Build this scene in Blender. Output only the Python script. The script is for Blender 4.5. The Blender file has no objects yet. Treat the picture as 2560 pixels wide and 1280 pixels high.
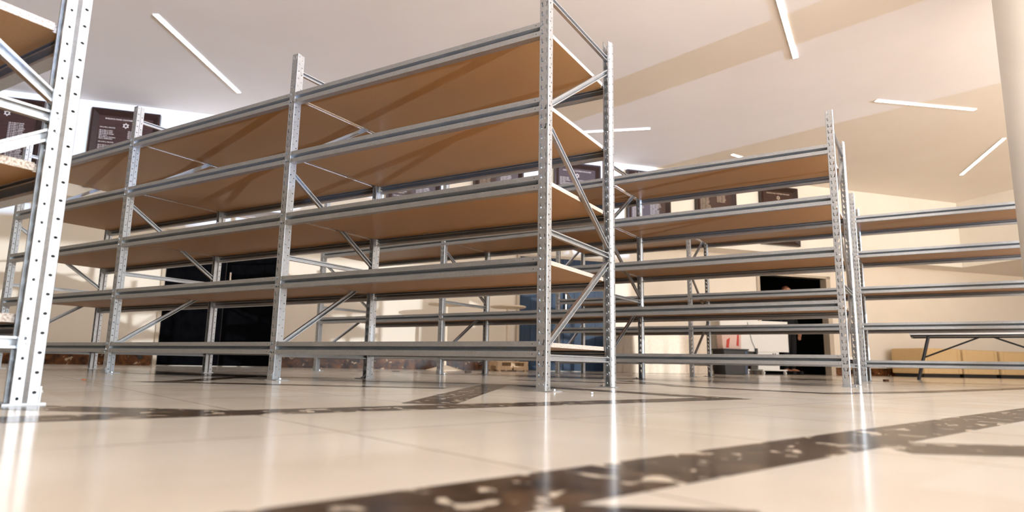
import bpy, bmesh, math, random
from mathutils import Vector, Matrix
from mathutils.geometry import tessellate_polygon

random.seed(7)
SC = bpy.context.scene
COL = SC.collection

# ------------------------------------------------------------------ camera
CAM_H, PITCH, ROLL, FPX = 0.1242, 0.16626, 0.01787, 1603.26
cam_data = bpy.data.cameras.new('camera')
cam_data.sensor_fit = 'HORIZONTAL'
cam_data.sensor_width = 36.0
cam_data.lens = FPX / 2560.0 * 36.0
cam_data.clip_start = 0.02
cam_data.clip_end = 200
cam_data.dof.use_dof = True
cam_data.dof.focus_distance = 3.2
cam_data.dof.aperture_fstop = 2.8
cam = bpy.data.objects.new('camera', cam_data)
COL.objects.link(cam)
_f = Vector((0, math.cos(PITCH), math.sin(PITCH)))
_r0 = Vector((1, 0, 0))
_u0 = Vector((0, -math.sin(PITCH), math.cos(PITCH)))
_r = _r0 * math.cos(ROLL) + _u0 * math.sin(ROLL)
_u = _u0 * math.cos(ROLL) - _r0 * math.sin(ROLL)
_m = Matrix((_r, _u, -_f)).transposed().to_4x4()
_m.translation = Vector((0, 0, CAM_H))
cam.matrix_world = _m
SC.camera = cam

# room axes: s along the far wall (to the right), t away from the far wall
WA = math.radians(17.1)
WD = Vector((math.cos(WA), math.sin(WA), 0))
WN = Vector((math.sin(WA), -math.cos(WA), 0))
F0 = Vector((0, 10.91, 0))
def W(s, t, z=0.0):
    return F0 + WD * s + WN * t + Vector((0, 0, z))

CEIL = 3.85
S_LEFT, S_RIGHT, S_GLASS = -16.0, 10.4, 13.5
T_FRONT = 14.3

# ------------------------------------------------------------------ world, sun, exposure
SC.view_settings.view_transform = 'Standard'
SC.view_settings.look = 'None'
SC.view_settings.gamma = 1.0
SC.view_settings.use_curve_mapping = False
SC.view_settings.exposure = 0.70
SC.cycles.caustics_reflective = False
SKY_STRENGTH = 3.6
SUN_DIRECT = 1.35
SUN_BOUNCE = 2.9

world = bpy.data.worlds.new('sky')
SC.world = world
world.use_nodes = True
wn_ = world.node_tree
wn_.nodes.clear()
_out = wn_.nodes.new('ShaderNodeOutputWorld')
_bg = wn_.nodes.new('ShaderNodeBackground')
_tc = wn_.nodes.new('ShaderNodeTexCoord')
_sep = wn_.nodes.new('ShaderNodeSeparateXYZ')
_rmp = wn_.nodes.new('ShaderNodeValToRGB')
_mp = wn_.nodes.new('ShaderNodeMapRange')
_mp.inputs['From Min'].default_value = -0.2
_mp.inputs['From Max'].default_value = 0.6
wn_.links.new(_tc.outputs['Generated'], _sep.inputs[0])
wn_.links.new(_sep.outputs['Z'], _mp.inputs['Value'])
wn_.links.new(_mp.outputs[0], _rmp.inputs['Fac'])
_e = _rmp.color_ramp.elements
_e[0].position = 0.0
_e[0].color = (2.45, 2.23, 1.98, 1)
_e[1].position = 1.0
_e[1].color = (0.42, 0.62, 1.0, 1)
_x = _rmp.color_ramp.elements.new(0.24)
_x.color = (2.2, 2.03, 1.84, 1)
_x = _rmp.color_ramp.elements.new(0.27)
_x.color = (0.80, 0.90, 1.0, 1)
wn_.links.new(_rmp.outputs[0], _bg.inputs['Color'])
_bg.inputs['Strength'].default_value = SKY_STRENGTH
wn_.links.new(_bg.outputs[0], _out.inputs['Surface'])

def sun(name, dvec, energy, color, angle):
    l = bpy.data.lights.new(name, 'SUN')
    l.energy = energy
    l.color = color
    l.angle = math.radians(angle)
    o = bpy.data.objects.new(name, l)
    COL.objects.link(o)
    o.rotation_euler = Vector(dvec).to_track_quat('-Z', 'Y').to_euler()
    o.location = W(6, 20, 3)
    return o
# low daylight thrown up through the glazing by the bright forecourt outside
sun('low_sun', (-0.68, 0.73, -0.118), SUN_DIRECT, (0.84, 0.93, 1.0), 0.5)
sun('sun_off_forecourt', (-0.68, 0.73, 0.13), SUN_BOUNCE, (0.38, 0.58, 1.0), 0.35)

def portal(name, s, t, z, sx, sy, aim):
    l = bpy.data.lights.new(name, 'AREA')
    l.shape = 'RECTANGLE'
    l.size = sx
    l.size_y = sy
    l.cycles.is_portal = True
    o = bpy.data.objects.new(name, l)
    COL.objects.link(o)
    o.location = W(s, t, z)
    o.rotation_euler = aim.to_track_quat('-Z', 'Z').to_euler()
portal('portal_front', 3.2, T_FRONT + 0.12, 1.88, 13.3, 3.76, -WN)
portal('portal_right', S_GLASS + 0.1, 11.9, 1.19, 4.8, 2.38, -WD)

# ------------------------------------------------------------------ materials
def lin(c):
    return tuple(((v / 255) / 12.92 if v / 255 <= 0.04045 else ((v / 255 + 0.055) / 1.055) ** 2.4) for v in c) + (1,)

def new_mat(name, color=(0.8, 0.8, 0.8, 1), rough=0.5, metal=0.0, spec=0.5):
    m = bpy.data.materials.new(name)
    m.use_nodes = True
    b = m.node_tree.nodes['Principled BSDF']
    b.inputs['Base Color'].default_value = color
    b.inputs['Roughness'].default_value = rough
    b.inputs['Metallic'].default_value = metal
    b.inputs['Specular IOR Level'].default_value = spec
    return m

def nd(m, typ, **kw):
    n = m.node_tree.nodes.new(typ)
    for k, v in kw.items():
        setattr(n, k, v)
    return n

def lk(m, a, b):
    m.node_tree.links.new(a, b)

def noise(m, scale, detail=4, rough=0.6, coord='Object', stretch=None):
    tc = nd(m, 'ShaderNodeTexCoord')
    n = nd(m, 'ShaderNodeTexNoise')
    n.inputs['Scale'].default_value = scale
    n.inputs['Detail'].default_value = detail
    n.inputs['Roughness'].default_value = rough
    if stretch:
        mp = nd(m, 'ShaderNodeMapping')
        mp.inputs['Scale'].default_value = stretch
        lk(m, tc.outputs[coord], mp.inputs[0])
        lk(m, mp.outputs[0], n.inputs['Vector'])
    else:
        lk(m, tc.outputs[coord], n.inputs['Vector'])
    return n

def ramp(m, src, stops):
    r = nd(m, 'ShaderNodeValToRGB')
    els = r.color_ramp.elements
    els[0].position, els[0].color = stops[0]
    els[1].position, els[1].color = stops[-1]
    for p, c in stops[1:-1]:
        e = els.new(p)
        e.color = c
    lk(m, src, r.inputs['Fac'])
    return r

def bsdf(m):
    return m.node_tree.nodes['Principled BSDF']

def noisy(name, c1, c2, scale, rough, metal=0.0, lo=0.35, hi=0.65, bump=0.0, stretch=None, spec=0.5, detail=4):
    m = new_mat(name, c1, rough, metal, spec)
    n = noise(m, scale, detail, stretch=stretch)
    r = ramp(m, n.outputs['Fac'], [(lo, c1), (hi, c2)])
    lk(m, r.outputs[0], bsdf(m).inputs['Base Color'])
    if bump:
        b = nd(m, 'ShaderNodeBump')
        b.inputs['Strength'].default_value = bump
        b.inputs['Distance'].default_value = 0.002
        lk(m, n.outputs['Fac'], b.inputs['Height'])
        lk(m, b.outputs[0], bsdf(m).inputs['Normal'])
    return m

def galvanised():
    m = new_mat('galvanised_steel', (0.62, 0.63, 0.62, 1), 0.32, 0.97)
    tc = nd(m, 'ShaderNodeTexCoord')
    v = nd(m, 'ShaderNodeTexVoronoi')
    v.inputs['Scale'].default_value = 160
    lk(m, tc.outputs['Object'], v.inputs['Vector'])
    n = nd(m, 'ShaderNodeTexNoise')
    n.inputs['Scale'].default_value = 14
    n.inputs['Detail'].default_value = 5
    lk(m, tc.outputs['Object'], n.inputs['Vector'])
    mx = nd(m, 'ShaderNodeMix', data_type='FLOAT')
    mx.inputs[0].default_value = 0.45
    sepc = nd(m, 'ShaderNodeSeparateColor')
    lk(m, v.outputs['Color'], sepc.inputs[0])
    lk(m, n.outputs['Fac'], mx.inputs[2])
    lk(m, sepc.outputs[0], mx.inputs[3])
    r = ramp(m, mx.outputs[0], [(0.2, (0.45, 0.46, 0.465, 1)), (0.8, (0.55, 0.56, 0.565, 1))])
    lk(m, r.outputs[0], bsdf(m).inputs['Base Color'])
    rr = nd(m, 'ShaderNodeMapRange')
    rr.inputs['To Min'].default_value = 0.38
    rr.inputs['To Max'].default_value = 0.50
    lk(m, mx.outputs[0], rr.inputs['Value'])
    lk(m, rr.outputs[0], bsdf(m).inputs['Roughness'])
    return m

M = {}
M['steel'] = galvanised()
M['hole'] = new_mat('dark_rivet_hole', (0.03, 0.03, 0.03, 1), 0.6)
M['board'] = noisy('brown_chipboard_face', lin((178, 136, 88)), lin((191, 149, 101)), 240, 0.42, lo=0.3, hi=0.7, spec=0.4)
M['board_edge'] = noisy('raw_chipboard_edge', lin((136, 118, 103)), lin((200, 186, 172)), 190, 0.8, lo=0.38, hi=0.58)
M['wall'] = noisy('white_wall_paint', lin((232, 224, 212)), lin((237, 230, 219)), 1.2, 0.75)
M['wall_low'] = noisy('cream_wall_paint', lin((236, 223, 205)), lin((241, 229, 212)), 0.8, 0.7)
M['ceiling'] = noisy('ceiling_paint', lin((236, 226, 215)), lin((240, 231, 221)), 0.7, 0.8)
M['dark_room'] = new_mat('dark_room_shade', (0.012, 0.011, 0.010, 1), 0.9)  # unlit room behind the doorway: its darkness is put into the colour
M['door'] = noisy('dark_blue_door_paint', lin((12, 38, 62)), lin((20, 54, 84)), 18, 0.6, stretch=(1, 1, 0.08))
M['shaded_door'] = noisy('shaded_door_paint', lin((8, 8, 10)), lin((14, 14, 17)), 9, 0.7, spec=0.0)  # blue-black door standing in shadow, the shade put into a darker colour
M['door_frame'] = new_mat('door_frame_paint', lin((196, 180, 160)), 0.5)
M['handle'] = new_mat('brushed_handle', (0.72, 0.66, 0.6, 1), 0.3, 1.0)
M['pillar'] = noisy('white_pillar_paint', lin((236, 230, 222)), lin((241, 236, 229)), 1.5, 0.6)
M['wood_dark'] = noisy('dark_stained_wood', lin((30, 15, 11)), lin((50, 26, 18)), 9, 0.32, stretch=(1, 1, 14))
M['wood_panel'] = noisy('brown_board_panel', lin((48, 26, 19)), lin((64, 36, 27)), 7, 0.4, stretch=(1, 1, 10))
M['letter'] = new_mat('pale_lettering', lin((226, 208, 190)), 0.4)
M['cloth'] = noisy('cream_cloth', lin((236, 218, 196)), lin((244, 230, 212)), 30, 0.9)
M['white'] = new_mat('white_laminate', lin((240, 238, 234)), 0.35)
M['black'] = new_mat('black_plastic', (0.012, 0.012, 0.013, 1), 0.4)
M['black_blue'] = new_mat('dark_blue_plastic', lin((36, 58, 88)), 0.35)
M['upholstery'] = noisy('beige_upholstery', lin((208, 174, 122)), lin((218, 186, 138)), 60, 0.85, bump=0.1)
M['pale_wood'] = noisy('pale_wood', lin((206, 172, 132)), lin((226, 196, 158)), 8, 0.6, stretch=(14, 1, 1))
M['table_top'] = noisy('cream_table_top', lin((232, 212, 186)), lin((238, 220, 198)), 12, 0.5)
M['red'] = new_mat('red_print', lin((206, 66, 50)), 0.6)
M['pink'] = new_mat('pink_card', lin((232, 198, 184)), 0.7)
M['skin'] = noisy('skin', lin((206, 140, 106)), lin((216, 152, 118)), 20, 0.5)
M['hair'] = noisy('brown_hair', lin((84, 46, 26)), lin((110, 62, 36)), 60, 0.5)
M['dark_cloth'] = noisy('dark_clothing', lin((14, 13, 14)), lin((22, 20, 22)), 60, 0.9)
M['chip'] = noisy('wood_chip', lin((110, 66, 40)), lin((150, 96, 60)), 60, 0.8)
M['dust'] = new_mat('grey_fluff', lin((160, 150, 140)), 0.95)
M['cable'] = new_mat('white_cable', lin((230, 226, 220)), 0.5)

def emission(name, color, strength):
    m = bpy.data.materials.new(name)
    m.use_nodes = True
    nt = m.node_tree
    nt.nodes.clear()
    o = nt.nodes.new('ShaderNodeOutputMaterial')
    e = nt.nodes.new('ShaderNodeEmission')
    e.inputs['Color'].default_value = color
    e.inputs['Strength'].default_value = strength
    nt.links.new(e.outputs[0], o.inputs['Surface'])
    return m
M['led'] = emission('led_diffuser', (1.0, 0.88, 0.72, 1), 14.0)

def marble(name, dark, mid, vein, scale, rough, thr=0.60):
    m = new_mat(name, dark, rough)
    tc = nd(m, 'ShaderNodeTexCoord')
    n1 = nd(m, 'ShaderNodeTexNoise')
    n1.inputs['Scale'].default_value = scale
    n1.inputs['Detail'].default_value = 6
    n1.inputs['Distortion'].default_value = 1.2
    lk(m, tc.outputs['Object'], n1.inputs['Vector'])
    r1 = ramp(m, n1.outputs['Fac'], [(0.36, dark), (0.66, mid)])
    n2 = nd(m, 'ShaderNodeTexNoise')
    n2.inputs['Scale'].default_value = scale * 1.7
    n2.inputs['Detail'].default_value = 5
    n2.inputs['Distortion'].default_value = 0.8
    mp = nd(m, 'ShaderNodeMapping')
    mp.inputs['Location'].default_value = (3.1, 7.7, 1.3)
    lk(m, tc.outputs['Object'], mp.inputs[0])
    lk(m, mp.outputs[0], n2.inputs['Vector'])
    r2 = ramp(m, n2.outputs['Fac'], [(thr, (0, 0, 0, 1)), (thr + 0.035, (1, 1, 1, 1))])
    mx = nd(m, 'ShaderNodeMix', data_type='RGBA')
    lk(m, r2.outputs[0], mx.inputs[0])
    lk(m, r1.outputs[0], mx.inputs[6])
    mx.inputs[7].default_value = vein
    lk(m, mx.outputs[2], bsdf(m).inputs['Base Color'])
    return m
M['marble'] = marble('brown_marble', lin((34, 24, 17)), lin((92, 70, 50)), lin((222, 206, 184)), 13, 0.15, 0.595)
bsdf(M['marble']).inputs['Specular IOR Level'].default_value = 0.22
M['marble_base'] = marble('dark_brown_skirting_marble', lin((46, 26, 16)), lin((118, 72, 38)), lin((196, 172, 140)), 7, 0.2, 0.635)

TILE = 0.545
def floor_mat():
    m = new_mat('cream_stone_tiles', lin((226, 212, 192)), 0.15)
    tc = nd(m, 'ShaderNodeTexCoord')
    mp = nd(m, 'ShaderNodeMapping')
    mp.vector_type = 'POINT'
    mp.inputs['Rotation'].default_value = (0, 0, math.radians(-41))
    lk(m, tc.outputs['Object'], mp.inputs[0])
    sp = nd(m, 'ShaderNodeSeparateXYZ')
    lk(m, mp.outputs[0], sp.inputs[0])
    ds = []
    for ax, off in (('X', 1.09), ('Y', 1.079)):
        a = nd(m, 'ShaderNodeMath', operation='ADD')
        a.inputs[1].default_value = -off + TILE * 0.5 + TILE * 200
        lk(m, sp.outputs[ax], a.inputs[0])
        b = nd(m, 'ShaderNodeMath', operation='DIVIDE')
        b.inputs[1].default_value = TILE
        lk(m, a.outputs[0], b.inputs[0])
        c = nd(m, 'ShaderNodeMath', operation='FRACT')
        lk(m, b.outputs[0], c.inputs[0])
        d = nd(m, 'ShaderNodeMath', operation='SUBTRACT')
        d.inputs[1].default_value = 0.5
        lk(m, c.outputs[0], d.inputs[0])
        e = nd(m, 'ShaderNodeMath', operation='ABSOLUTE')
        lk(m, d.outputs[0], e.inputs[0])
        ds.append((e, b))
    mn = nd(m, 'ShaderNodeMath', operation='MINIMUM')
    lk(m, ds[0][0].outputs[0], mn.inputs[0])
    lk(m, ds[1][0].outputs[0], mn.inputs[1])
    lt = nd(m, 'ShaderNodeMath', operation='LESS_THAN')
    lt.inputs[1].default_value = 0.0035
    lk(m, mn.outputs[0], lt.inputs[0])
    # every tile its own slight tone
    fl = []
    for e, b in ds:
        f = nd(m, 'ShaderNodeMath', operation='FLOOR')
        lk(m, b.outputs[0], f.inputs[0])
        fl.append(f)
    cb = nd(m, 'ShaderNodeCombineXYZ')
    lk(m, fl[0].outputs[0], cb.inputs[0])
    lk(m, fl[1].outputs[0], cb.inputs[1])
    wnz = nd(m, 'ShaderNodeTexWhiteNoise', noise_dimensions='3D')
    lk(m, cb.outputs[0], wnz.inputs['Vector'])
    n = nd(m, 'ShaderNodeTexNoise')
    n.inputs['Scale'].default_value = 2.6
    n.inputs['Detail'].default_value = 6
    lk(m, tc.outputs['Object'], n.inputs['Vector'])
    ad = nd(m, 'ShaderNodeMath', operation='MULTIPLY_ADD')
    ad.inputs[1].default_value = 0.18
    lk(m, wnz.outputs['Value'], ad.inputs[0])
    lk(m, n.outputs['Fac'], ad.inputs[2])
    r = ramp(m, ad.outputs[0], [(0.35, lin((226, 212, 193))), (0.6, lin((234, 223, 207))), (0.85, lin((240, 232, 219)))])
    mx = nd(m, 'ShaderNodeMix', data_type='RGBA')
    lk(m, lt.outputs[0], mx.inputs[0])
    lk(m, r.outputs[0], mx.inputs[6])
    mx.inputs[7].default_value = lin((150, 128, 104))
    lk(m, mx.outputs[2], bsdf(m).inputs['Base Color'])
    n2 = nd(m, 'ShaderNodeTexNoise')
    n2.inputs['Scale'].default_value = 5
    n2.inputs['Detail'].default_value = 5
    lk(m, tc.outputs['Object'], n2.inputs['Vector'])
    rr = nd(m, 'ShaderNodeMapRange')
    rr.inputs['To Min'].default_value = 0.115
    rr.inputs['To Max'].default_value = 0.16
    lk(m, n2.outputs['Fac'], rr.inputs['Value'])
    lk(m, rr.outputs[0], bsdf(m).inputs['Roughness'])
    return m
M['floor'] = floor_mat()

# ------------------------------------------------------------------ mesh helpers
class MB:
    """collects faces for ONE mesh"""
    def __init__(self):
        self.v, self.f, self.mi = [], [], []
    def add(self, verts, faces, mi=0):
        o = len(self.v)
        self.v += [tuple(p) for p in verts]
        for f in faces:
            self.f.append(tuple(o + i for i in f))
            self.mi.append(mi)
        return self
    def box(self, x0, x1, y0, y1, z0, z1, mi=0, mat=None):
        vs = [Vector(p) for p in ((x0, y0, z0), (x1, y0, z0), (x1, y1, z0), (x0, y1, z0), (x0, y0, z1), (x1, y0, z1), (x1, y1, z1), (x0, y1, z1))]
        if mat is not None:
            vs = [mat @ p for p in vs]
        return self.add(vs, [(3, 2, 1, 0), (4, 5, 6, 7), (0, 1, 5, 4), (1, 2, 6, 5), (2, 3, 7, 6), (3, 0, 4, 7)], mi)
    def prism(self, poly, axis, a0, a1, mi=0):
        """poly: 2D points; extruded along axis x / y / z from a0 to a1"""
        def P(p, a):
            return {'x': (a, p[0], p[1]), 'y': (p[0], a, p[1]), 'z': (p[0], p[1], a)}[axis]
        n = len(poly)
        vs = [P(p, a0) for p in poly] + [P(p, a1) for p in poly]
        tris = tessellate_polygon([[Vector((p[0], p[1], 0)) for p in poly]])
        fs = [tuple(t) for t in tris] + [tuple(n + i for i in reversed(t)) for t in tris]
        fs += [(i, (i + 1) % n, n + (i + 1) % n, n + i) for i in range(n)]
        return self.add(vs, fs, mi)
    def tube(self, a, b, r, seg=10, mi=0, r2=None):
        a, b = Vector(a), Vector(b)
        q = (b - a).to_track_quat('Z', 'Y')
        r2 = r if r2 is None else r2
        vs = []
        for p, rad in ((a, r), (b, r2)):
            for i in range(seg):
                t = 2 * math.pi * i / seg
                vs.append(p + q @ Vector((math.cos(t) * rad, math.sin(t) * rad, 0)))
        fs = [(i, (i + 1) % seg, seg + (i + 1) % seg, seg + i) for i in range(seg)]
        fs += [tuple(reversed(range(seg))), tuple(range(seg, 2 * seg))]
        return self.add(vs, fs, mi)
    def lathe(self, prof, seg=28, mi=0, c=(0, 0, 0)):
        vs, fs = [], []
        for r, z in prof:
            for i in range(seg):
                t = 2 * math.pi * i / seg
                vs.append((c[0] + r * math.cos(t), c[1] + r * math.sin(t), c[2] + z))
        for k in range(len(prof) - 1):
            for i in range(seg):
                j = (i + 1) % seg
                fs.append((k * seg + i, k * seg + j, (k + 1) * seg + j, (k + 1) * seg + i))
        fs.append(tuple(reversed(range(seg))))
        fs.append(tuple((len(prof) - 1) * seg + i for i in range(seg)))
        return self.add(vs, fs, mi)
    def mesh(self, name, mats, bevel=0.0, smooth=False, solid=0.0, weld=False, fix=True):
        me = bpy.data.meshes.new(name)
        me.from_pydata(self.v, [], self.f)
        for m in mats:
            me.materials.append(m)
        for p, i in zip(me.polygons, self.mi):
            p.material_index = i
        bm = bmesh.new()
        bm.from_mesh(me)
        if weld:
            bmesh.ops.remove_doubles(bm, verts=bm.verts, dist=1e-5)
        if fix:
            bmesh.ops.recalc_face_normals(bm, faces=bm.faces)
        if solid:
            bmesh.ops.solidify(bm, geom=list(bm.faces), thickness=solid)
            bmesh.ops.recalc_face_normals(bm, faces=bm.faces)
        if bevel:
            es = [e for e in bm.edges if len(e.link_faces) == 2 and e.calc_face_angle(0) > 0.6]
            bmesh.ops.bevel(bm, geom=es, offset=bevel, segments=2, affect='EDGES', profile=0.7)
        bm.to_mesh(me)
        bm.free()
        if smooth:
            for p in me.polygons:
                p.use_smooth = True
        me.update()
        return me

def link(name, me, parent=None, loc=(0, 0, 0), rot=(0, 0, 0)):
    o = bpy.data.objects.new(name, me)
    COL.objects.link(o)
    o.location = loc
    o.rotation_euler = rot
    if parent is not None:
        o.parent = parent
    return o

def empty(name, loc, rz=0.0):
    o = bpy.data.objects.new(name, None)
    o.empty_display_size = 0.2
    COL.objects.link(o)
    o.location = loc
    o.rotation_euler = (0, 0, rz)
    return o

def tag(o, label=None, cat=None, group=None, kind=None):
    if label: o['label'] = label
    if cat: o['category'] = cat
    if group: o['group'] = group
    if kind: o['kind'] = kind
    return o

def part(name, mb, mats, parent, **kw):
    loc = kw.pop('loc', (0, 0, 0))
    rot = kw.pop('rot', (0, 0, 0))
    return link(name, mb.mesh(name, mats if isinstance(mats, (list, tuple)) else [mats], **kw), parent, loc, rot)

def struct(name, mb, mat, parent=None, **kw):
    o = part(name, mb, mat, parent, **kw)
    if parent is None:
        o['kind'] = 'structure'
        o.location = F0
        o.rotation_euler = (0, 0, WA)
    return o

def sbox(mb, s0, s1, t0, t1, z0, z1, mi=0):
    """box in room axes: local x = s, local y = -t"""
    return mb.box(s0, s1, -t1, -t0, z0, z1, mi)

# ------------------------------------------------------------------ the setting
def plane_floor():
    mb = MB()
    c = [W(S_LEFT, -4.6), W(S_GLASS + 0.1, -4.6), W(S_GLASS + 0.1, T_FRONT + 0.2), W(S_LEFT, T_FRONT + 0.2)]
    vs = [(p.x, p.y, 0.0) for p in c] + [(p.x, p.y, -0.15) for p in c]
    mb.add(vs, [(0, 1, 2, 3), (7, 6, 5, 4), (0, 4, 5, 1), (1, 5, 6, 2), (2, 6, 7, 3), (3, 7, 4, 0)])
    o = link('floor', mb.mesh('floor', [M['floor']]))
    o['kind'] = 'structure'
plane_floor()

strip_no = [0]
def strip(a, b, w=0.15):
    """dark marble band let into the floor, from a to b"""
    strip_no[0] += 1
    i = strip_no[0]
    a, b = Vector((a[0], a[1], 0)), Vector((b[0], b[1], 0))
    d = (b - a).normalized()
    n = Vector((-d.y, d.x, 0)) * w * 0.5
    z = 0.00025 + 0.00005 * i
    mb = MB()
    top = [a + n, a - n, b - n, b + n]
    mb.add([(p.x, p.y, z) for p in top], [(0, 1, 2, 3)])
    o = link('trim_%d' % i, mb.mesh('floor_band', [M['marble']]))
    o['kind'] = 'structure'

c41, s41 = math.cos(math.radians(41)), math.sin(math.radians(41))
def pq(p, q):
    return (p * c41 - q * s41, p * s41 + q * c41)
strip(pq(-1.6, 0.49), pq(6.5, 0.49), 0.148)                    # nearest diagonal band
strip((0.035 + 0.10, 0.60 + 0.0), (-0.035 - 0.02, -1.4), 0.17)   # band leaving it towards the viewer
strip((0.62, 1.085), (2.9, 0.90), 0.155)                       # band branching to the right
strip(pq(-0.25, 1.63), (0.93, 2.70), 0.155)                    # second diagonal band
strip((-0.70, 1.53), (-3.2, 1.78), 0.145)                      # its left branch
strip((-0.245, 1.98), (-0.085, 3.85), 0.165)                   # its upright branch
strip((-0.07, 3.92), (0.90, 2.64), 0.15)                       # closing the point of the star
strip(pq(-2.2, 1.63), pq(-0.2, 1.63), 0.155)
strip((0.95, 5.42), (1.12, 4.17), 0.16)
strip((1.05, 4.20), (1.68, 3.36), 0.15)
strip((1.62, 3.37), (2.52, 3.93), 0.15)
strip((2.46, 3.90), (4.6, 5.60), 0.15)
strip((-1.9, 3.36), (-0.31, 3.20), 0.14)
strip((-1.76, 3.45), (-1.86, 4.7), 0.15)
strip((-3.0, 5.02), (-1.3, 4.62), 0.16)
strip((0.02, 5.07), (1.0, 4.55), 0.15)
strip((-1.2, 4.19), (-0.2, 4.0), 0.14)

def ceiling():
    mb = MB()
    sbox(mb, S_LEFT - 0.1, S_GLASS + 0.2, -4.7, T_FRONT + 0.2, CEIL, CEIL + 0.15)
    struct('ceiling', mb, M['ceiling'])
ceiling()

DOORWAY = (5.5, 7.24, 2.03)
def walls():
    mb = MB()                                                  # upper wall above the soffit line, carrying the boards
    sbox(mb, S_LEFT, S_RIGHT + 0.12, -0.12, 0, 2.39, CEIL)
    struct('wall_back', mb, M['wall'])
    mb = MB()
    sbox(mb, S_LEFT, DOORWAY[0], -0.75, -0.6, 0, 2.41)
    sbox(mb, DOORWAY[1], S_GLASS + 0.1, -0.75, -0.6, 0, 2.41)
    sbox(mb, DOORWAY[0], DOORWAY[1], -0.75, -0.6, DOORWAY[2], 2.41)
    struct('wall_back_lower', mb, M['wall_low'])
    mb = MB()
    sbox(mb, S_LEFT, S_GLASS + 0.1, -0.75, -0.12, 2.41, 2.5)
    sbox(mb, S_RIGHT + 0.12, S_GLASS + 1.4, -0.12, T_FRONT, 2.41, 2.5)  # run on past the glass line, unseen, to block sun above the fins
    struct('ceiling_soffit', mb, M['ceiling'])
    mb = MB()
    sbox(mb, S_RIGHT, S_RIGHT + 0.12, 0, T_FRONT, 2.39, CEIL)
    struct('wall_right', mb, M['wall'])
    mb = MB()                                                  # unseen right side: sill, solid stretch closing the opening to cut light
    sbox(mb, S_GLASS, S_GLASS + 0.08, -0.75, 9.5, 0, 2.41)
    for k in range(11, 17):                                     # unseen fins added to block the suns from the back wall
        t = -0.70 + k * 0.94
        sbox(mb, S_GLASS + 0.02, S_GLASS + 0.57, t - 0.025, t + 0.025, -1.2, 2.41)
    sbox(mb, S_GLASS, S_GLASS + 0.08, -0.75, T_FRONT, 0, 0.06)
    struct('window_1', mb, M['door_frame'])
    mb = MB()
    sbox(mb, S_LEFT - 0.12, S_LEFT, -0.75, T_FRONT, 0, CEIL)
    struct('wall_left', mb, M['wall'])
    mb = MB()                                                  # glazed front behind the viewer
    sbox(mb, S_LEFT, -3.4, T_FRONT, T_FRONT + 0.12, 0, CEIL)
    sbox(mb, -3.4, S_GLASS, T_FRONT, T_FRONT + 0.12, 3.76, CEIL)
    sbox(mb, 9.83, S_GLASS + 0.1, T_FRONT, T_FRONT + 0.12, 0, 3.76)
    struct('wall_front', mb, M['wall'])
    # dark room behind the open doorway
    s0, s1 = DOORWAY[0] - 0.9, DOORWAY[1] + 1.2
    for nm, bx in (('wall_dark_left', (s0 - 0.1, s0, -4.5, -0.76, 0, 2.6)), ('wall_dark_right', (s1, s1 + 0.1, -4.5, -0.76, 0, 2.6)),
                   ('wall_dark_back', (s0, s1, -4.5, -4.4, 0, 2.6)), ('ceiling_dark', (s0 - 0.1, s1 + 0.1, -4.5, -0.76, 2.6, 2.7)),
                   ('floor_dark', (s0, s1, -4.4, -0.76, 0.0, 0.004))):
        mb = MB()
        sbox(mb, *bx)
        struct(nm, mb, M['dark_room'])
    mb = MB()                                                  # doorway lining
    sbox(mb, DOORWAY[1] - 0.04, DOORWAY[1] + 0.07, -0.74, -0.57, 0, DOORWAY[2] + 0.05)
    sbox(mb, DOORWAY[0] - 0.05, DOORWAY[0] + 0.02, -0.74, -0.57, 0, DOORWAY[2] + 0.05)
    sbox(mb, DOORWAY[0] - 0.05, DOORWAY[1] + 0.07, -0.74, -0.57, DOORWAY[2], DOORWAY[2] + 0.05)
    struct('door_3', mb, M['door_frame'])
walls()

def baseboard():
    rnd = random.Random(3)
    def run(name, s0, s1):
        mb = MB()
        s = s0
        while s < s1 - 0.01:
            e = min(s1, s + 0.5)
            sbox(mb, s + 0.0015, e - 0.0015, -0.6, -0.58, 0, 0.165 + rnd.uniform(-0.001, 0.001))
            s = e
        struct(name, mb, M['marble_base'])
    run('baseboard_left', S_LEFT, -5.5)
    run('baseboard_middle', -3.66, 0.27)
    run('baseboard_centre', 2.09, DOORWAY[0] - 0.06)
    run('baseboard_right', DOORWAY[1] + 0.08, S_GLASS)
baseboard()

def double_door(name, s0, s1, mat, h=2.06, handles=(), planks=6):
    mb = MB()
    fw = 0.05
    sbox(mb, s0 - fw, s0, -0.6, -0.55, 0, h + fw)
    sbox(mb, s1, s1 + fw, -0.6, -0.55, 0, h + fw)
    sbox(mb, s0, s1, -0.6, -0.55, h, h + fw)
    root = struct(name, mb, M['door_frame'])
    mid = (s0 + s1) / 2
    for a, b in ((s0, mid - 0.003), (mid + 0.003, s1)):
        lf = MB()
        n = planks // 2
        for k in range(n):
            x0, x1 = a + (b - a) * k / n, a + (b - a) * (k + 1) / n
            sbox(lf, x0 + 0.003, x1 - 0.003, -0.598, -0.572, 0.012, h - 0.004)
        sbox(lf, a, b, -0.599, -0.578, 0.012, h - 0.004)
        part('door_leaf', lf, mat, root)
    for hs, z0, z1 in handles:
        hb = MB()
        hb.tube((hs, 0.53, z0), (hs, 0.53, z1), 0.014)
        for z in (z0 + 0.04, z1 - 0.04):
            hb.tube((hs, 0.53, z), (hs, 0.573, z), 0.009)
        part('door_handle', hb, M['handle'], root)
double_door('door_1', -5.43, -3.72, M['shaded_door'], handles=((-4.50, 1.18, 1.47),))
double_door('door_2', 0.33, 2.03, M['door'], handles=((1.215, 1.10, 1.42),), planks=8)

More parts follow.
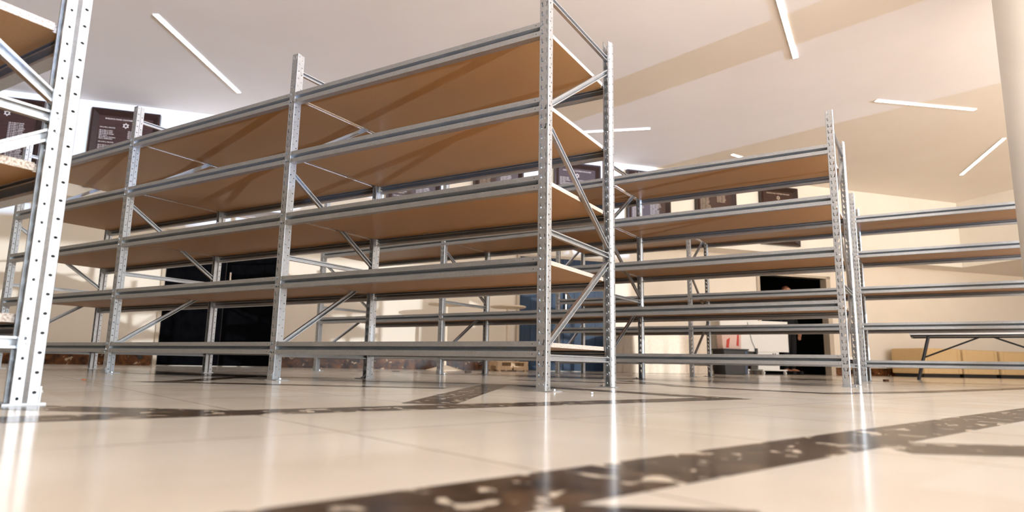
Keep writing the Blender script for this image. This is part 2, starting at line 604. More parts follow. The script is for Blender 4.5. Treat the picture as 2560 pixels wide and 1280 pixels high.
def pillar():
    mb = MB()
    mb.lathe([(0.365, 0.0), (0.365, CEIL)], 96)
    o = part('pillar_right', mb, M['pillar'], None)
    for p in o.data.polygons:
        p.use_smooth = abs(p.normal.z) < 0.5
    o.location = (4.547, 5.056, 0)
    o['kind'] = 'structure'
pillar()

# ------------------------------------------------------------------ ceiling lights
def ceiling_light(a, b, label):
    a, b = Vector((a[0], a[1], 0)), Vector((b[0], b[1], 0))
    L = (b - a).length
    ang = math.atan2(b.y - a.y, b.x - a.x)
    root = empty('ceiling_light', ((a.x + b.x) / 2, (a.y + b.y) / 2, CEIL), ang)
    tag(root, label, 'ceiling light', 'linear ceiling lights')
    mb = MB()
    h = L / 2
    mb.box(-h - 0.004, h + 0.004, -0.032, -0.027, -0.012, 0.02)
    mb.box(-h - 0.004, h + 0.004, 0.027, 0.032, -0.012, 0.02)
    mb.box(-h - 0.004, -h, -0.027, 0.027, -0.012, 0.02)
    mb.box(h, h + 0.004, -0.027, 0.027, -0.012, 0.02)
    part('housing', mb, M['white'], root)
    mb = MB()
    mb.box(-h, h, -0.026, 0.026, -0.010, 0.0)
    part('diffuser', mb, M['led'], root)
ceiling_light((-3.97, 6.53), (-3.91, 8.59), 'long linear ceiling light at upper left, high above the dark wall boards')
ceiling_light((5.05, 8.47), (6.62, 8.73), 'linear ceiling light nearly level in the picture, upper right beside the white pillar')
ceiling_light((8.575, 11.83), (7.895, 9.856), 'linear ceiling light slanting up to the right, lowest beside the white pillar')
ceiling_light((0.25, 10.08), (2.153, 9.694), 'linear ceiling light seen right behind the tall end post of the middle rack')
ceiling_light((3.859, 10.88), (4.95, 11.61), 'short visible tip of a ceiling light just above the right-hand rack')
ceiling_light((2.40, 5.53), (3.396, 7.262), 'linear ceiling light cut by the top edge, right of the middle rack')

# ------------------------------------------------------------------ shelving racks
Z0, STEP, PITCH_H, UP_H = 0.2366, 0.4, 0.05, 2.1
DEPTH = 0.867
HW = 0.027

def upright_mesh():
    """perforated galvanised post: slotted web, two stepped flanges with round holes"""
    mb = MB()
    ZB = Z0 + 0.013 - 5 * PITCH_H
    def cell(outer, holes, place):
        loops = [[Vector((p[0], p[1], 0)) for p in outer]] + [[Vector((p[0], p[1], 0)) for p in h] for h in holes]
        flat = [p for l in loops for p in l]
        tris = tessellate_polygon(loops)
        mb.add([place(p.x, p.y) for p in flat], [tuple(t) for t in tris])
    slot = [(-0.0175, 0.001), (-0.0112, 0.001), (-0.0088, -0.016), (-0.0045, -0.0185), (-0.0045, -0.025), (-0.0140, -0.025)]
    slotr = [(-x, z) for x, z in reversed(slot)]
    def hexa(cx, cz, rx, rz):
        return [(cx + rx * math.cos(math.pi / 3 * k + 0.5), cz + rz * math.sin(math.pi / 3 * k + 0.5)) for k in range(6)]
    n = 42
    for k in range(n):
        a = ZB + k * PITCH_H
        b = a + PITCH_H
        if k == 0: a = 0.0
        if k == n - 1: b = UP_H
        zt = ZB + (k + 1) * PITCH_H - 0.013
        use = zt - 0.026 > a and zt < b
        sl = [(x, zt + z) for x, z in reversed(slot)]
        sr = [(x, zt + z) for x, z in reversed(slotr)]
        cell([(-0.025, a), (0, a), (0, b), (-0.025, b)], [sl] if use else [], lambda x, z: (x, 0, z))
        cell([(0, a), (0.025, a), (0.025, b), (0, b)], [sr] if use else [], lambda x, z: (x, 0, z))
        for sg in (-1, 1):
            zc = (a + b) / 2
            mb.add([(sg * 0.025, 0, a), (sg * HW, 0.002, a), (sg * HW, 0.002, b), (sg * 0.025, 0, b)], [(0, 1, 2, 3)])
            cell([(0.002, a), (0.026, a), (0.026, b), (0.002, b)], [hexa(0.0135, zc + 0.006, 0.0056, 0.0042)], lambda y, z, sg=sg: (sg * HW, y, z))
            mb.add([(sg * HW, 0.026, a), (sg * 0.018, 0.034, a), (sg * 0.018, 0.034, b), (sg * HW, 0.026, b)], [(0, 1, 2, 3)])
            cell([(0.034, a), (0.060, a), (0.060, b), (0.034, b)], [hexa(0.046, zc - 0.009, 0.0043, 0.0043)], lambda y, z, sg=sg: (sg * 0.018, y, z))
            mb.add([(sg * 0.018, 0.060, a), (sg * 0.012, 0.0605, a), (sg * 0.012, 0.0605, b), (sg * 0.018, 0.060, b)], [(0, 1, 2, 3)])
    return mb.mesh('upright', [M['steel']], weld=True, solid=0.0012)

def foot_mesh():
    mb = MB()
    mb.box(-0.032, 0.070, -0.014, 0.082, 0.0, 0.005)
    mb.box(-0.0235, 0.0235, -0.0045, -0.0005, 0.005, 0.046)
    for x in (-0.011, 0.012):
        mb.tube((x, -0.0105, 0.030), (x, -0.0045, 0.030), 0.0075, 6)
    mb.tube((0.052, 0.030, 0.005), (0.052, 0.030, 0.013), 0.008, 6)
    return mb.mesh('foot_plate', [M['steel']])

def beam_mesh(L):
    mb = MB()
    # folded sheet: upper nose with shelf ledge, deep outer groove, lower nose, open towards the inside
    prof = [(.038, -.031), (.010, -.031), (.010, -.0075), (-.003, -.0075), (-.003, -.032), (.034, -.0425), (.034, -.0435), (-.003, -.054), (-.003, -.081), (.038, -.081), (.038, -.072),
            (.0362, -.072), (.0362, -.0792), (-.0012, -.0792), (-.0012, -.0556), (.0358, -.0448), (.0358, -.0412), (.002, -.0327), (.038, -.0327)]
    mb.prism(prof, 'x', HW + 0.0005, L - HW - 0.0005)
    for sg, x0 in ((1, 0.0), (-1, L)):
        up = [(0.030, -.0076), (0.0125, -.0076), (0.0125, -.0255), (0.0275, -.033), (0.030, -.033)]
        lo = [(0.030, -.053), (0.0125, -.053), (0.0125, -.0640), (0.0275, -.0765), (0.030, -.0765)]
        for pl in (up, lo):
            mb.prism([(x0 + sg * x, z) for x, z in pl], 'y', -.0034, -.0008)
        for z in (-.020, -.067):
            mb.tube((x0 + sg * 0.046, -.0036, z), (x0 + sg * 0.046, -.002, z), 0.0026, 8, mi=1)
    return mb.mesh('beam', [M['steel'], M['hole']])

def board_mesh(L, D):
    mb = MB()
    a, b, n, m = 0.020, L - 0.020, 0.033, 0.066
    y0, y1 = 0.0115, D - 0.0115
    poly = [(n, y0), (b - n + a, y0), (b - n + a, m), (b, m), (b, D - m), (b - n + a, D - m), (b - n + a, y1), (n, y1), (n, D - m), (a, D - m), (a, m), (n, m)]
    zt, zb = -.009, -.0308
    k = len(poly)
    vs = [(x, y, zb) for x, y in poly] + [(x, y, zt) for x, y in poly]
    tris = tessellate_polygon([[Vector((x, y, 0)) for x, y in poly]])
    mb.add(vs, [tuple(t) for t in tris] + [tuple(k + i for i in reversed(t)) for t in tris], 0)
    mb.add(vs, [(i, (i + 1) % k, k + (i + 1) % k, k + i) for i in range(k)], 1)
    return mb.mesh('shelf_board', [M['board'], M['board_edge']], weld=True)

def brace_mesh(za, zb):
    """C channel running front to back inside the end frame, open side to the right"""
    mb = MB()
    a, b = Vector((0, 0.040, za)), Vector((0, DEPTH - 0.040, zb))
    d = (b - a).normalized()
    nrm = Vector((0, -d.z, d.y))
    h, x0, x1, lip, th = 0.015, -0.009, 0.0095, 0.006, 0.0016
    prof = [(x1, h - lip), (x1, h), (x0, h), (x0, -h), (x1, -h), (x1, -h + lip),
            (x1 - th, -h + lip), (x1 - th, -h + th), (x0 + th, -h + th), (x0 + th, h - th), (x1 - th, h - th), (x1 - th, h - lip)]
    n = len(prof)
    vs = []
    for e in (a, b):
        for x, o in prof:
            vs.append(e + Vector((x, 0, 0)) + nrm * o)
    fs = [(i, (i + 1) % n, n + (i + 1) % n, n + i) for i in range(n)]
    mb.add(vs, fs)
    for e in (a, b):                                           # bolts through the flange
        mb.tube(e + Vector((-0.018, 0, 0)), e + Vector((0.0215, 0, 0)), 0.0055, 8)
    return mb.mesh('brace', [M['steel']])

UPRIGHT, FOOT = upright_mesh(), foot_mesh()
BRACES = [brace_mesh(a, b) for a, b in ((.155, .155), (.756, .756), (1.985, 1.985), (.205, .715), (1.305, .80), (1.395, 1.905))]

def rack(origin, theta, L, bays, label, first=0, skip=()):
    root = empty('shelving_rack', (origin[0], origin[1], 0), theta)
    tag(root, label, 'shelving rack', 'galvanized shelving racks')
    BEAM, BOARD = beam_mesh(L), board_mesh(L, DEPTH)
    for u in range(first, bays + 1):
        for rear in (0, 1):
            p = link('upright', UPRIGHT, root, (-u * L, DEPTH * rear, 0), (0, 0, math.pi * rear))
            link('foot_plate', FOOT, p)
        for bm_ in BRACES:
            link('brace', bm_, root, (-u * L, 0, 0))
    for u in range(first, bays):
        for k in range(5):
            z = Z0 + STEP * k
            link('beam', BEAM, root, (-(u + 1) * L, 0, z))
            link('beam', BEAM, root, (-u * L, DEPTH, z), (0, 0, math.pi))
            link('shelf_board', BOARD, root, (-(u + 1) * L, 0, z))
    return root

rack((0.1426, 2.9939), -0.5343, 1.8408, 3, 'long three-bay galvanized shelving rack with brown boards filling the middle')
rack((2.4256, 4.6951), -0.5709, 1.8805, 3, 'second galvanized shelving rack, its end frame standing right of the middle rack')
rack((3.8322, 7.0431), -0.5521, 1.8692, 2, 'farthest galvanized shelving rack, running on behind the white pillar at right', first=-1)
rack((-1.661, 0.941), -0.5343, 1.8408, 1, 'nearest galvanized shelving rack, cut off by the left edge of the picture')

# ------------------------------------------------------------------ honour boards on the upper wall
def text_mesh(body, size, align='LEFT', spacing=1.0, extrude=0.0015):
    cu = bpy.data.curves.new('lettering', 'FONT')
    cu.body = body
    cu.size = size
    cu.align_x = align
    cu.align_y = 'TOP'
    cu.space_line = spacing
    cu.extrude = extrude
    cu.resolution_u = 2
    o = bpy.data.objects.new('tmp_text', cu)
    COL.objects.link(o)
    dg = bpy.context.evaluated_depsgraph_get()
    me = bpy.data.meshes.new_from_object(o.evaluated_get(dg))
    bpy.data.objects.remove(o)
    bpy.data.curves.remove(cu)
    me.materials.clear()
    me.materials.append(M['letter'])
    return me

COL_D = ['MR & MRS M. DAVIS', 'MR & MRS L. DAVIS', 'MR & MRS H. DAVIS', 'MR & MRS M. DEMBO', 'MR & MRS I. DEMBO', 'MR H. DOLOWITZ',
         'MR & MRS A. DOMENA', 'MR & MRS S. DRUTMAN', 'MR & MRS M. EDELSTEIN', 'MR & MRS J. EDERY', 'MRS J. ZUSMAN']
COL_F = ['MR & MRS J. FENSTER', '', 'MR & MRS N. FINE', 'MR & MRS D. FINK', 'MR & MRS M. FISHER', 'MR F. FLAX', 'MR & MRS M. FORMAN', 'MRS R. FREEDMAN', '']
def column(src, n, shift=0):
    out = []
    k = shift
    while len(out) < n:
        out.append(src[k % len(src)])
        k += 1
    return '\n'.join(out)

BW, BH, BB = 0.90, 1.20, 2.53
frame_me = panel_me = title_me = star_me = None
def star_of_two_triangles():
    mb = MB()
    R, w = 0.042, 0.006
    for up in (1, -1):
        pts = [Vector((R * math.sin(2 * math.pi * k / 3), 0, up * R * math.cos(2 * math.pi * k / 3))) for k in range(3)]
        for k in range(3):
            a, b = pts[k], pts[(k + 1) % 3]
            d = (b - a).normalized()
            nn = Vector((-d.z, 0, d.x)) * w * 0.5
            y = 0.0004 if up < 0 else 0.0
            q = [a + nn, a - nn, b - nn, b + nn]
            vs = [(p.x, -0.0015 - y, p.z) for p in q] + [(p.x, 0.0015, p.z) for p in q]
            mb.add(vs, [(0, 1, 2, 3), (7, 6, 5, 4), (0, 4, 5, 1), (1, 5, 6, 2), (2, 6, 7, 3), (3, 7, 4, 0)])
    return mb.mesh('star_emblem', [M['letter']])

def honour_board(sc, left, right, label, rows_l=34, rows_r=34):
    global frame_me, panel_me, title_me, star_me
    if frame_me is None:
        mb = MB()
        fw, d0, d1 = 0.095, 0.030, 0.075
        h, z0, z1 = BW / 2, 0.0, BH
        # four mitred bevelled mouldings, thick outside, sloping to the panel
        O_ = [(-h, z0), (h, z0), (h, z1), (-h, z1)]
        A_ = [(-h + 0.03, z0 + 0.03), (h - 0.03, z0 + 0.03), (h - 0.03, z1 - 0.03), (-h + 0.03, z1 - 0.03)]
        I_ = [(-h + fw, z0 + fw), (h - fw, z0 + fw), (h - fw, z1 - fw), (-h + fw, z1 - fw)]
        vs = [(x, 0, z) for x, z in O_] + [(x, -d1, z) for x, z in O_] + [(x, -d1, z) for x, z in A_] + [(x, -d0, z) for x, z in I_] + [(x, 0, z) for x, z in I_]
        fs = []
        for ring in range(5):
            nx = (ring + 1) % 5
            for k in range(4):
                j = (k + 1) % 4
                fs.append((ring * 4 + k, ring * 4 + j, nx * 4 + j, nx * 4 + k))
        mb.add(vs, fs)
        frame_me = mb.mesh('board_frame', [M['wood_dark']])
        mb = MB()
        mb.box(-h + fw - 0.004, h - fw + 0.004, -0.031, -0.004, fw - 0.004, BH - fw + 0.004)
        panel_me = mb.mesh('board_panel', [M['wood_panel']])
        title_me = text_mesh('BUILDING FUND CONTRIBUTORS BOARD', 0.029, 'CENTER')
        star_me = star_of_two_triangles()
    root = empty('honour_board', W(sc, 0.002, BB), WA)
    tag(root, label, 'honour board', 'dark wooden honour boards on the upper wall')
    link('board_frame', frame_me, root)
    link('board_panel', panel_me, root)
    link('title_lettering', title_me, root, (0, -0.033, BH - 0.125), (math.pi / 2, 0, 0))
    link('star_emblem', star_me, root, (0, -0.0335, BH - 0.225))
    link('name_lettering', text_mesh(left, 0.0215, spacing=1.16), root, (-0.335, -0.033, BH - 0.265), (math.pi / 2, 0, 0))
    link('name_lettering', text_mesh(right, 0.0215, spacing=1.16), root, (0.035, -0.033, BH - 0.30), (math.pi / 2, 0, 0))

boards = [(-7.54, column(COL_F, 30, 2), column(['', ''] + COL_D, 30), 'dark wooden honour board at far left, half hidden by the nearest rack'),
          (-6.05, column(COL_F, 28), column(COL_F, 28, 3), 'dark wooden honour board crossed by a post of the middle rack, at upper left'),
          (-1.74, column(COL_F, 30, 2), column(COL_D, 28), 'honour board glimpsed through the middle rack, left of its rear post'),
          (-0.28, column(COL_D, 30, 4), column(COL_D, 28), 'honour board of which only a text strip shows through the middle rack'),
          (1.20, column(COL_F, 30, 2), column(COL_D, 12), 'dark honour board framed by the end frame of the middle rack'),
          (2.64, column(COL_D, 30, 2), column(COL_D, 30, 5), 'dark honour board behind the top bay of the second rack, left of two neighbours'),
          (4.10, column(COL_D, 30, 7), column(COL_D, 6), 'dark honour board in the second rack\'s top bay, between two others'),
          (5.57, column([''], 3), column([''], 3), 'dark honour board farthest right, with a title and star but bare of names')]
for sc_, l_, r_, lab in boards:
    honour_board(sc_, l_ or ' ', r_ or ' ', lab)

# ------------------------------------------------------------------ things along the far wall
def standing_table(s, t, z0, label, plate):
    root = empty('standing_table', W(s, t, z0), WA)
    tag(root, label, 'standing table', 'round standing tables by the far wall')
    h = 1.075 - z0
    mb = MB()
    mb.lathe([(0.285, h - 0.03), (0.30, h - 0.022), (0.30, h - 0.006), (0.294, h)], 40)
    part('table_top', mb, M['table_top'], root)
    mb = MB()
    mb.lathe([(0.03, 0.02), (0.028, h - 0.05), (0.09, h - 0.035), (0.09, h - 0.03)], 20)
    part('pedestal', mb, M['table_top'], root)
    mb = MB()
    if plate > 0.2:
        mb.lathe([(plate, 0.0), (plate, 0.008), (plate * 0.9, 0.014), (0.05, 0.075), (0.03, 0.08)], 36)
    else:
        mb.lathe([(plate, 0.0), (plate, 0.01), (0.03, 0.025)], 28)
    part('base_plate', mb, M['table_top'], root)
standing_table(-1.14, 0.12, 0.0, 'round standing table on a wide flat base, left of the blue door', 0.29)
standing_table(-0.09, 0.12, 0.16, 'round standing table on a wooden pallet beside the blue door', 0.12)

def pallet():
    root = empty('wooden_pallet', W(-0.07, 0.12, 0), WA)
    tag(root, 'low pale wooden pallet under the standing table, beside the blue door', 'pallet')
    for y in (-0.22, 0.0, 0.22):
        mb = MB()
        mb.box(-0.26, 0.26, y - 0.05, y + 0.05, 0.14, 0.16)
        part('top_slat', mb, M['pale_wood'], root)
    for x in (-0.22, 0.0, 0.22):
        mb = MB()
        mb.box(x - 0.035, x + 0.035, -0.27, 0.27, 0.085, 0.14)
        part('bearer', mb, M['pale_wood'], root)
    for y in (-0.22, 0.22):
        mb = MB()
        for x0, x1 in ((-0.26, -0.015), (0.015, 0.26)):
            mb.box(x0, x1, y - 0.05, y + 0.05, 0.02, 0.085)
        mb.box(-0.24, -0.20, y - 0.04, y + 0.04, 0, 0.02)
        mb.box(0.20, 0.24, y - 0.04, y + 0.04, 0, 0.02)
        mb.box(-0.015, 0.015, y - 0.03, y + 0.03, 0.05, 0.085)
        part('bottom_rail', mb, M['pale_wood'], root)
pallet()

def draped_table():
    root = empty('draped_table', W(2.86, 0.05, 0), WA)
    tag(root, 'long table under a floor-length cream cloth, behind the second rack', 'table')
    w, d, h = 0.77, 0.34, 0.70
    mb = MB()
    mb.box(-w, w, -d, d, h - 0.03, h - 0.005)
    part('table_top', mb, M['pale_wood'], root)
    for sx in (-1, 1):
        for sy in (-1, 1):
            mb = MB()
            mb.tube((sx * (w - .08), sy * (d - .08), 0), (sx * (w - .08), sy * (d - .08), h - 0.03), 0.018)
            part('leg', mb, M['handle'], root)
    # cloth: rounded-rectangle skirt with folds that deepen downward, plus a flat top
    mb = MB()
    n, rows = 160, 12
    def rim(k):
        per = 4 * (w + d)
        x = k / n * per
        sides = [((-w, -d), (w, -d)), ((w, -d), (w, d)), ((w, d), (-w, d)), ((-w, d), (-w, -d))]
        for a, b in sides:
            l = math.hypot(b[0] - a[0], b[1] - a[1])
            if x <= l:
                f = x / l
                return a[0] + (b[0] - a[0]) * f, a[1] + (b[1] - a[1]) * f, (b[1] - a[1]) / l, -(b[0] - a[0]) / l
            x -= l
        return -w, -d, 0, -1
    vs, fs = [], []
    for r in range(rows + 1):
        fz = r / rows
        for k in range(n):
            x, y, nx, ny = rim(k)
            amp = 0.045 * fz ** 0.8
            wob = math.sin(k * 0.55) * 0.5 + math.sin(k * 0.23 + 1.3) * 0.6 + math.sin(k * 1.1 + fz) * 0.25
            o = 0.012 + amp * (0.7 + wob * 0.6)
            vs.append((x + nx * o, y + ny * o, h * (1 - fz) + 0.004))
    for r in range(rows):
        for k in range(n):
            j = (k + 1) % n
            fs.append((r * n + k, r * n + j, (r + 1) * n + j, (r + 1) * n + k))
    fs.append(tuple(range(n)))
    mb.add(vs, fs)
    o = part('tablecloth', mb, M['cloth'], root, smooth=True)
    tag(o, 'cream floor-length cloth hanging in folds')
draped_table()

def mobile_counter():
    root = empty('mobile_counter', W(5.05, -0.22, 0), WA)
    tag(root, 'white counter on castors standing left of the dark doorway', 'counter')
    x0, x1 = -0.78, 0.78
    mb = MB()
    mb.box(x0, x1, -0.02, 0.02, 0.44, 1.04)
    mb.box(x0, x1, 0.02, 0.26, 1.0, 1.04)
    part('front_panel', mb, M['white'], root, bevel=0.004)
    for a, b in ((-0.76, -0.30), (0.06, 0.56)):
        mb = MB()
        mb.box(a, b, 0.0, 0.22, 0.10, 0.44)
        lg = part('pedestal', mb, M['white'], root, bevel=0.004)
        mb = MB()
        mb.box(a - 0.02, b + 0.05, -0.16, 0.24, 0.075, 0.10)
        part('base_bar', mb, M['white'], root, bevel=0.004)
        for cx in (a + 0.02, b + 0.02):
            mb = MB()
            mb.tube((cx - 0.014, -0.12, 0.034), (cx + 0.014, -0.12, 0.034), 0.034, 16)
            mb.box(cx - 0.018, cx + 0.018, -0.125, -0.10, 0.03, 0.076)
            part('castor', mb, M['white'], root)
    mb = MB()
    for x in (0.42, 0.47):
        mb.tube((x, -0.006, 0.40), (x, 0.0, 0.40), 0.014, 12)
    part('socket', mb, M['black'], root)
    mb = MB()
    mb.box(-0.02, 0.03, -0.05, -0.021, 0.40, 0.50)
    mb.box(-0.30, 0.06, -0.0, 0.10, 0.16, 0.42)  # black block filling the gap between the two pedestals
    part('black_blocks', mb, M['black'], root)
    mb = MB()
    pts = [(-0.17, -0.03, 1.0), (-0.13, -0.032, 0.8), (-0.08, -0.034, 0.62), (-0.02, -0.036, 0.50)]
    for a, b in zip(pts, pts[1:]):
        mb.tube(a, b, 0.004, 6)
    part('cable', mb, M['hole'], root)
mobile_counter()

def storage_bin():
    root = empty('storage_bin', W(4.02, 0.42, 0), WA)
    tag(root, 'black storage bin with a blue end, on the floor left of the white counter', 'bin')
    mb = MB()
    mb.prism([(-0.23, 0.0), (0.17, 0.0), (0.18, 0.43), (-0.25, 0.43)], 'y', -0.18, 0.18)
    part('body', mb, M['black'], root, bevel=0.01)
    mb = MB()
    mb.prism([(0.171, 0.01), (0.23, 0.01), (0.25, 0.43), (0.181, 0.43)], 'y', -0.18, 0.18)
    part('end_panel', mb, M['black_blue'], root, bevel=0.01)
    mb = MB()
    mb.box(-0.26, 0.26, -0.195, 0.195, 0.43, 0.455)
    part('lid', mb, M['black'], root, bevel=0.006)
    root = empty('paper_bag', W(4.0, 0.42, 0.455), WA)
    tag(root, 'pink bag with red marks standing on the black bin', 'bag')
    mb = MB()
    mb.prism([(-0.18, 0), (0.20, 0), (0.21, 0.30), (-0.20, 0.30)], 'y', -0.08, 0.08)
    part('body', mb, M['pink'], root, bevel=0.006)
    for poly in ([(-0.12, 0.02), (-0.06, 0.02), (-0.03, 0.20), (-0.10, 0.16)], [(0.10, 0.06), (0.15, 0.05), (0.16, 0.26), (0.13, 0.28)]):
        mb = MB()
        mb.prism(poly, 'y', -0.083, -0.0795)
        part('red_mark', mb, M['red'], root)
storage_bin()

def folding_table():
    root = empty('folding_table', (5.66, 9.03, 0), math.radians(-33))
    tag(root, 'folding table with thin black legs seen through the farthest rack', 'table')
    h = 0.62
    mb = MB()
    mb.box(-0.06, 1.72, -0.03, 0.68, h, h + 0.035)
    part('table_top', mb, M['white'], root, bevel=0.006)
    mb = MB()
    for y in (0.0, 0.64):
        mb.box(-0.05, 1.71, y - 0.012, y + 0.012, h - 0.022, h)
    for x in (-0.05, 1.686):
        mb.box(x, x + 0.024, 0, 0.64, h - 0.022, h)
    part('rail', mb, M['black'], root)
    for x0, x1, sg in ((0.0, 0.16, 1), (1.66, 1.50, -1)):
        for y in (0.02, 0.62):
            mb = MB()
            mb.tube((x0, y, 0), (x1, y, h - 0.015), 0.019, 12)
            part('leg', mb, M['black'], root)
        mb = MB()
        mb.tube((x0 + sg * 0.08, 0.32, 0.31), (0.83 - sg * 0.07, 0.32, h - 0.02), 0.012, 10)
        mb.tube((x0 + sg * 0.08, 0.02, 0.31), (x0 + sg * 0.08, 0.62, 0.31), 0.012, 8)
        mb.tube((x0 + sg * 0.03, 0.02, 0.12), (x0 + sg * 0.03, 0.62, 0.12), 0.011, 8)
        part('brace', mb, M['black'], root)
folding_table()

def seats():
    xs = [(8.66, 0.74, 0.56, -0.25), (9.50, 0.72, 0.56, -0.25), (10.55, 0.86, 0.545, -0.25)]
    labels = ['beige upholstered bench block at the left end of the row by the far wall',
              'beige upholstered bench block in the middle of the row of three',
              'beige upholstered bench block at the right end, nearest the window light']
    xs = [(8.63, 1.02, 0.585), (9.70, 0.98, 0.575), (10.75, 0.98, 0.565)]
    for (s, w, h), lab in zip(xs, labels):
        root = empty('bench_seat', W(s + w / 2, -0.02, 0), WA)
        tag(root, lab, 'bench', 'beige bench blocks by the far wall')
        mb = MB()
        mb.box(-w / 2 + 0.03, w / 2 - 0.03, -0.34, 0.34, 0.0, 0.07)
        part('plinth', mb, M['black'], root)
        mb = MB()
        mb.box(-w / 2, w / 2, -0.38, 0.38, 0.07, h)
        part('cushion', mb, M['upholstery'], root, bevel=0.035)
        mb = MB()
        for x in (-w / 2 + 0.10, w / 2 - 0.10):
            mb.box(x - 0.004, x + 0.004, -0.386, -0.372, 0.09, h - 0.03)
        part('piping', mb, M['upholstery'], root)
seats()

# ------------------------------------------------------------------ person in the dark doorway
def skin_mesh(name, verts, edges, radii, mat, root_i=0, sub=2):
    me = bpy.data.meshes.new(name)
    me.from_pydata(verts, edges, [])
    o = bpy.data.objects.new('tmp_skin', me)
    COL.objects.link(o)
    md = o.modifiers.new('skin', 'SKIN')
    for i, r in enumerate(radii):
        sv = me.skin_vertices[0].data[i]
        sv.radius = r if isinstance(r, tuple) else (r, r)
        sv.use_root = (i == root_i)
    md.use_smooth_shade = True
    sb = o.modifiers.new('sub', 'SUBSURF')
    sb.levels = sb.render_levels = sub
    dg = bpy.context.evaluated_depsgraph_get()
    out = bpy.data.meshes.new_from_object(o.evaluated_get(dg))
    out.name = name
    out.materials.clear()
    out.materials.append(mat)
    for p in out.polygons:
        p.use_smooth = True
    bpy.data.objects.remove(o)
    return out

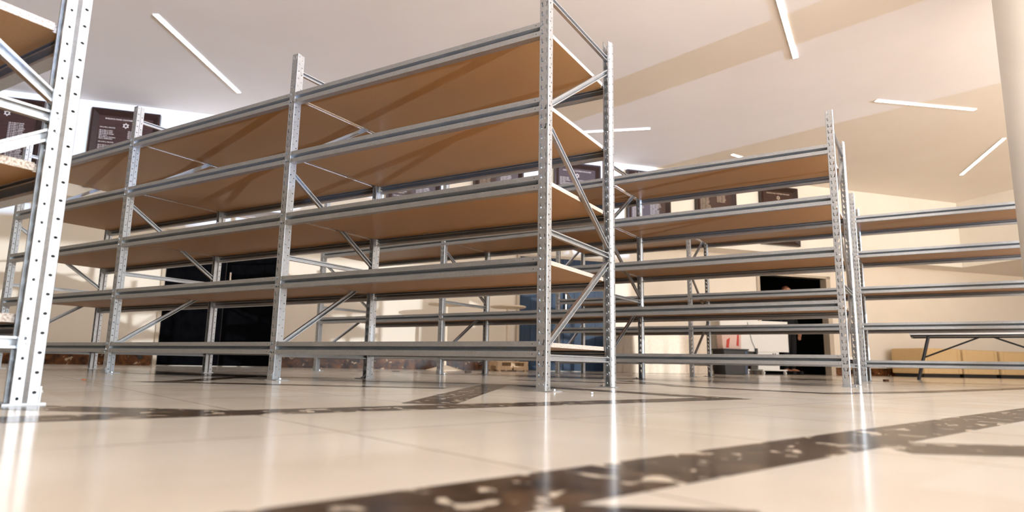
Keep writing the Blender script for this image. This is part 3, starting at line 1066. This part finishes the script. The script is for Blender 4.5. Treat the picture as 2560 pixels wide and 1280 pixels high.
def person():
    root = empty('person', W(6.60, -1.10, 0.0), WA + 0.25)
    tag(root, 'person in dark clothes standing inside the dark doorway, behind the farthest rack', 'person')
    V, E, R = [], [], []
    def add(p, r, parent=None):
        V.append(p)
        R.append(r)
        if parent is not None:
            E.append((parent, len(V) - 1))
        return len(V) - 1
    pel = add((0, 0, 0.98), (0.15, 0.11))
    wa = add((0, 0.005, 1.18), (0.145, 0.10), pel)
    ch = add((0, 0.0, 1.42), (0.17, 0.115), wa)
    nk0 = add((0, 0.0, 1.56), (0.09, 0.075), ch)
    nk = add((0, -0.01, 1.63), (0.058, 0.058), nk0)
    h1 = add((0, -0.025, 1.72), (0.072, 0.088), nk)
    h2 = add((0, -0.02, 1.80), (0.080, 0.098), h1)
    h3 = add((0, -0.012, 1.87), (0.062, 0.075), h2)
    nose = add((0, -0.125, 1.755), 0.016, h1)
    hands = []
    for sg in (-1, 1):
        hip = add((sg * 0.095, 0, 0.90), 0.095, pel)
        kn = add((sg * 0.11, -0.015, 0.50), 0.062, hip)
        an = add((sg * 0.115, 0.02, 0.10), 0.042, kn)
        add((sg * 0.125, -0.15, 0.04), (0.045, 0.035), an)
        sh = add((sg * 0.20, 0.0, 1.50), 0.062, ch)
        el = add((sg * 0.265, 0.02, 1.19), 0.047, sh)
        wr = add((sg * 0.285, -0.05, 0.93), 0.030, el)
        pm = add((sg * 0.287, -0.065, 0.85), (0.034, 0.020), wr)
        hands.append((sg, pm))
        for q, ln in ((-0.030, 0.075), (-0.010, 0.088), (0.010, 0.082), (0.028, 0.066)):
            b0 = add((sg * 0.287, -0.065 + q, 0.815), 0.0095, pm)
            b1 = add((sg * 0.283, -0.070 + q, 0.815 - ln * 0.55), 0.009, b0)
            add((sg * 0.274, -0.072 + q, 0.815 - ln), 0.008, b1)
        t0 = add((sg * 0.280, -0.112, 0.865), 0.011, wr)
        add((sg * 0.274, -0.122, 0.815), 0.009, t0)
    body = link('body', skin_mesh('body', V, E, R, M['skin']), root)
    # face details and hair
    mb = MB()
    for sg in (-1, 1):
        mb.lathe([(0.001, -0.011), (0.009, -0.006), (0.011, 0), (0.009, 0.006), (0.001, 0.011)], 10, c=(sg * 0.032, -0.108, 1.785))
    part('eye', mb, M['white'], root, smooth=True)
    mb = MB()
    mb.box(-0.026, 0.026, -0.112, -0.098, 1.695, 1.704)
    part('mouth', mb, M['red'], root)
    mb = MB()
    for sg in (-1, 1):
        mb.lathe([(0.004, -0.03), (0.016, -0.015), (0.018, 0.01), (0.006, 0.03)], 10, c=(sg * 0.083, 0.0, 1.765))
    part('ear', mb, M['skin'], root, smooth=True)
    hv = [(0, 0.045, 1.72), (0, 0.05, 1.80), (0, 0.02, 1.872), (0, -0.05, 1.872)]
    link('hair', skin_mesh('hair', hv, [(0, 1), (1, 2), (2, 3)], [(0.06, 0.045), (0.085, 0.06), (0.075, 0.055), (0.055, 0.03)], M['hair']), root)
    sv = [(0, 0, 0.94), (0, 0.005, 1.18), (0, 0, 1.42), (0, 0, 1.545), (-0.205, 0, 1.50), (-0.268, 0.02, 1.19), (-0.283, -0.045, 0.96), (0.205, 0, 1.50), (0.268, 0.02, 1.19), (0.283, -0.045, 0.96)]
    link('shirt', skin_mesh('shirt', sv, [(0, 1), (1, 2), (2, 3), (2, 4), (4, 5), (5, 6), (2, 7), (7, 8), (8, 9)],
         [(0.175, 0.13), (0.165, 0.12), (0.188, 0.133), (0.10, 0.085), 0.078, 0.062, 0.046, 0.078, 0.062, 0.046], M['dark_cloth']), root)
    tv = [(0, 0, 1.0), (-0.095, 0, 0.90), (-0.11, -0.015, 0.50), (-0.115, 0.02, 0.09), (0.095, 0, 0.90), (0.11, -0.015, 0.50), (0.115, 0.02, 0.09)]
    link('trousers', skin_mesh('trousers', tv, [(0, 1), (1, 2), (2, 3), (0, 4), (4, 5), (5, 6)],
         [(0.165, 0.125), 0.112, 0.08, 0.066, 0.112, 0.08, 0.066], M['dark_cloth']), root)
    mb = MB()
    for sg in (-1, 1):
        mb.box(sg * 0.12 - 0.05, sg * 0.12 + 0.05, -0.21, 0.08, 0.0, 0.075)
    part('shoe', mb, M['black'], root, bevel=0.02)
person()

# ------------------------------------------------------------------ bits on the floor
def bit(name, xy, size, mat, label, cat, rz=0.4):
    mb = MB()
    a, b, c = size
    mb.prism([(-a, -b), (a * 0.8, -b * 0.9), (a, b * 0.4), (a * 0.2, b), (-a * 0.9, b * 0.7)], 'z', 0.0, c)
    o = part(name, mb, mat, None, bevel=min(size) * 0.2)
    o.location = (xy[0], xy[1], 0.0022)
    o.rotation_euler = (0, 0, rz)
    tag(o, label, cat)
bit('wood_chip', (4.20, 7.28), (0.035, 0.02, 0.022), M['chip'], 'brown wood chip on the floor below the folding table', 'wood chip')
bit('wood_chip', (-2.16, 3.32), (0.010, 0.007, 0.008), M['chip'], 'tiny reddish wood chip on the floor at left, between the two racks', 'wood chip')
bit('dust_ball', (-0.51, 7.93), (0.04, 0.03, 0.03), M['dust'], 'grey ball of fluff on the floor near the pallet', 'fluff')
bit('plastic_scrap', (-1.43, 8.18), (0.05, 0.01, 0.006), M['hole'], 'thin dark scrap lying on the floor left of the standing tables', 'scrap')
bit('anchor_bolt', (0.36, 2.86), (0.006, 0.004, 0.006), M['steel'], 'small loose bolt on the floor between the posts of the middle rack', 'bolt')
bit('plastic_scrap', (3.03, 9.78), (0.05, 0.02, 0.012), M['hole'], 'small dark scrap on the floor in front of the black bin', 'scrap')

def wall_outlet():
    root = empty('wall_outlet', W(-5.66, -0.579, 0.12), WA)
    tag(root, 'small black round outlet in the brown skirting, left of the dark double door', 'outlet')
    mb = MB()
    mb.tube((0, 0.0, 0), (0, -0.012, 0), 0.034, 20)
    part('cover', mb, M['black'], root)
    mb = MB()
    mb.tube((0, -0.012, 0), (0, -0.016, 0), 0.018, 16)
    part('cap', mb, M['hole'], root)
wall_outlet()
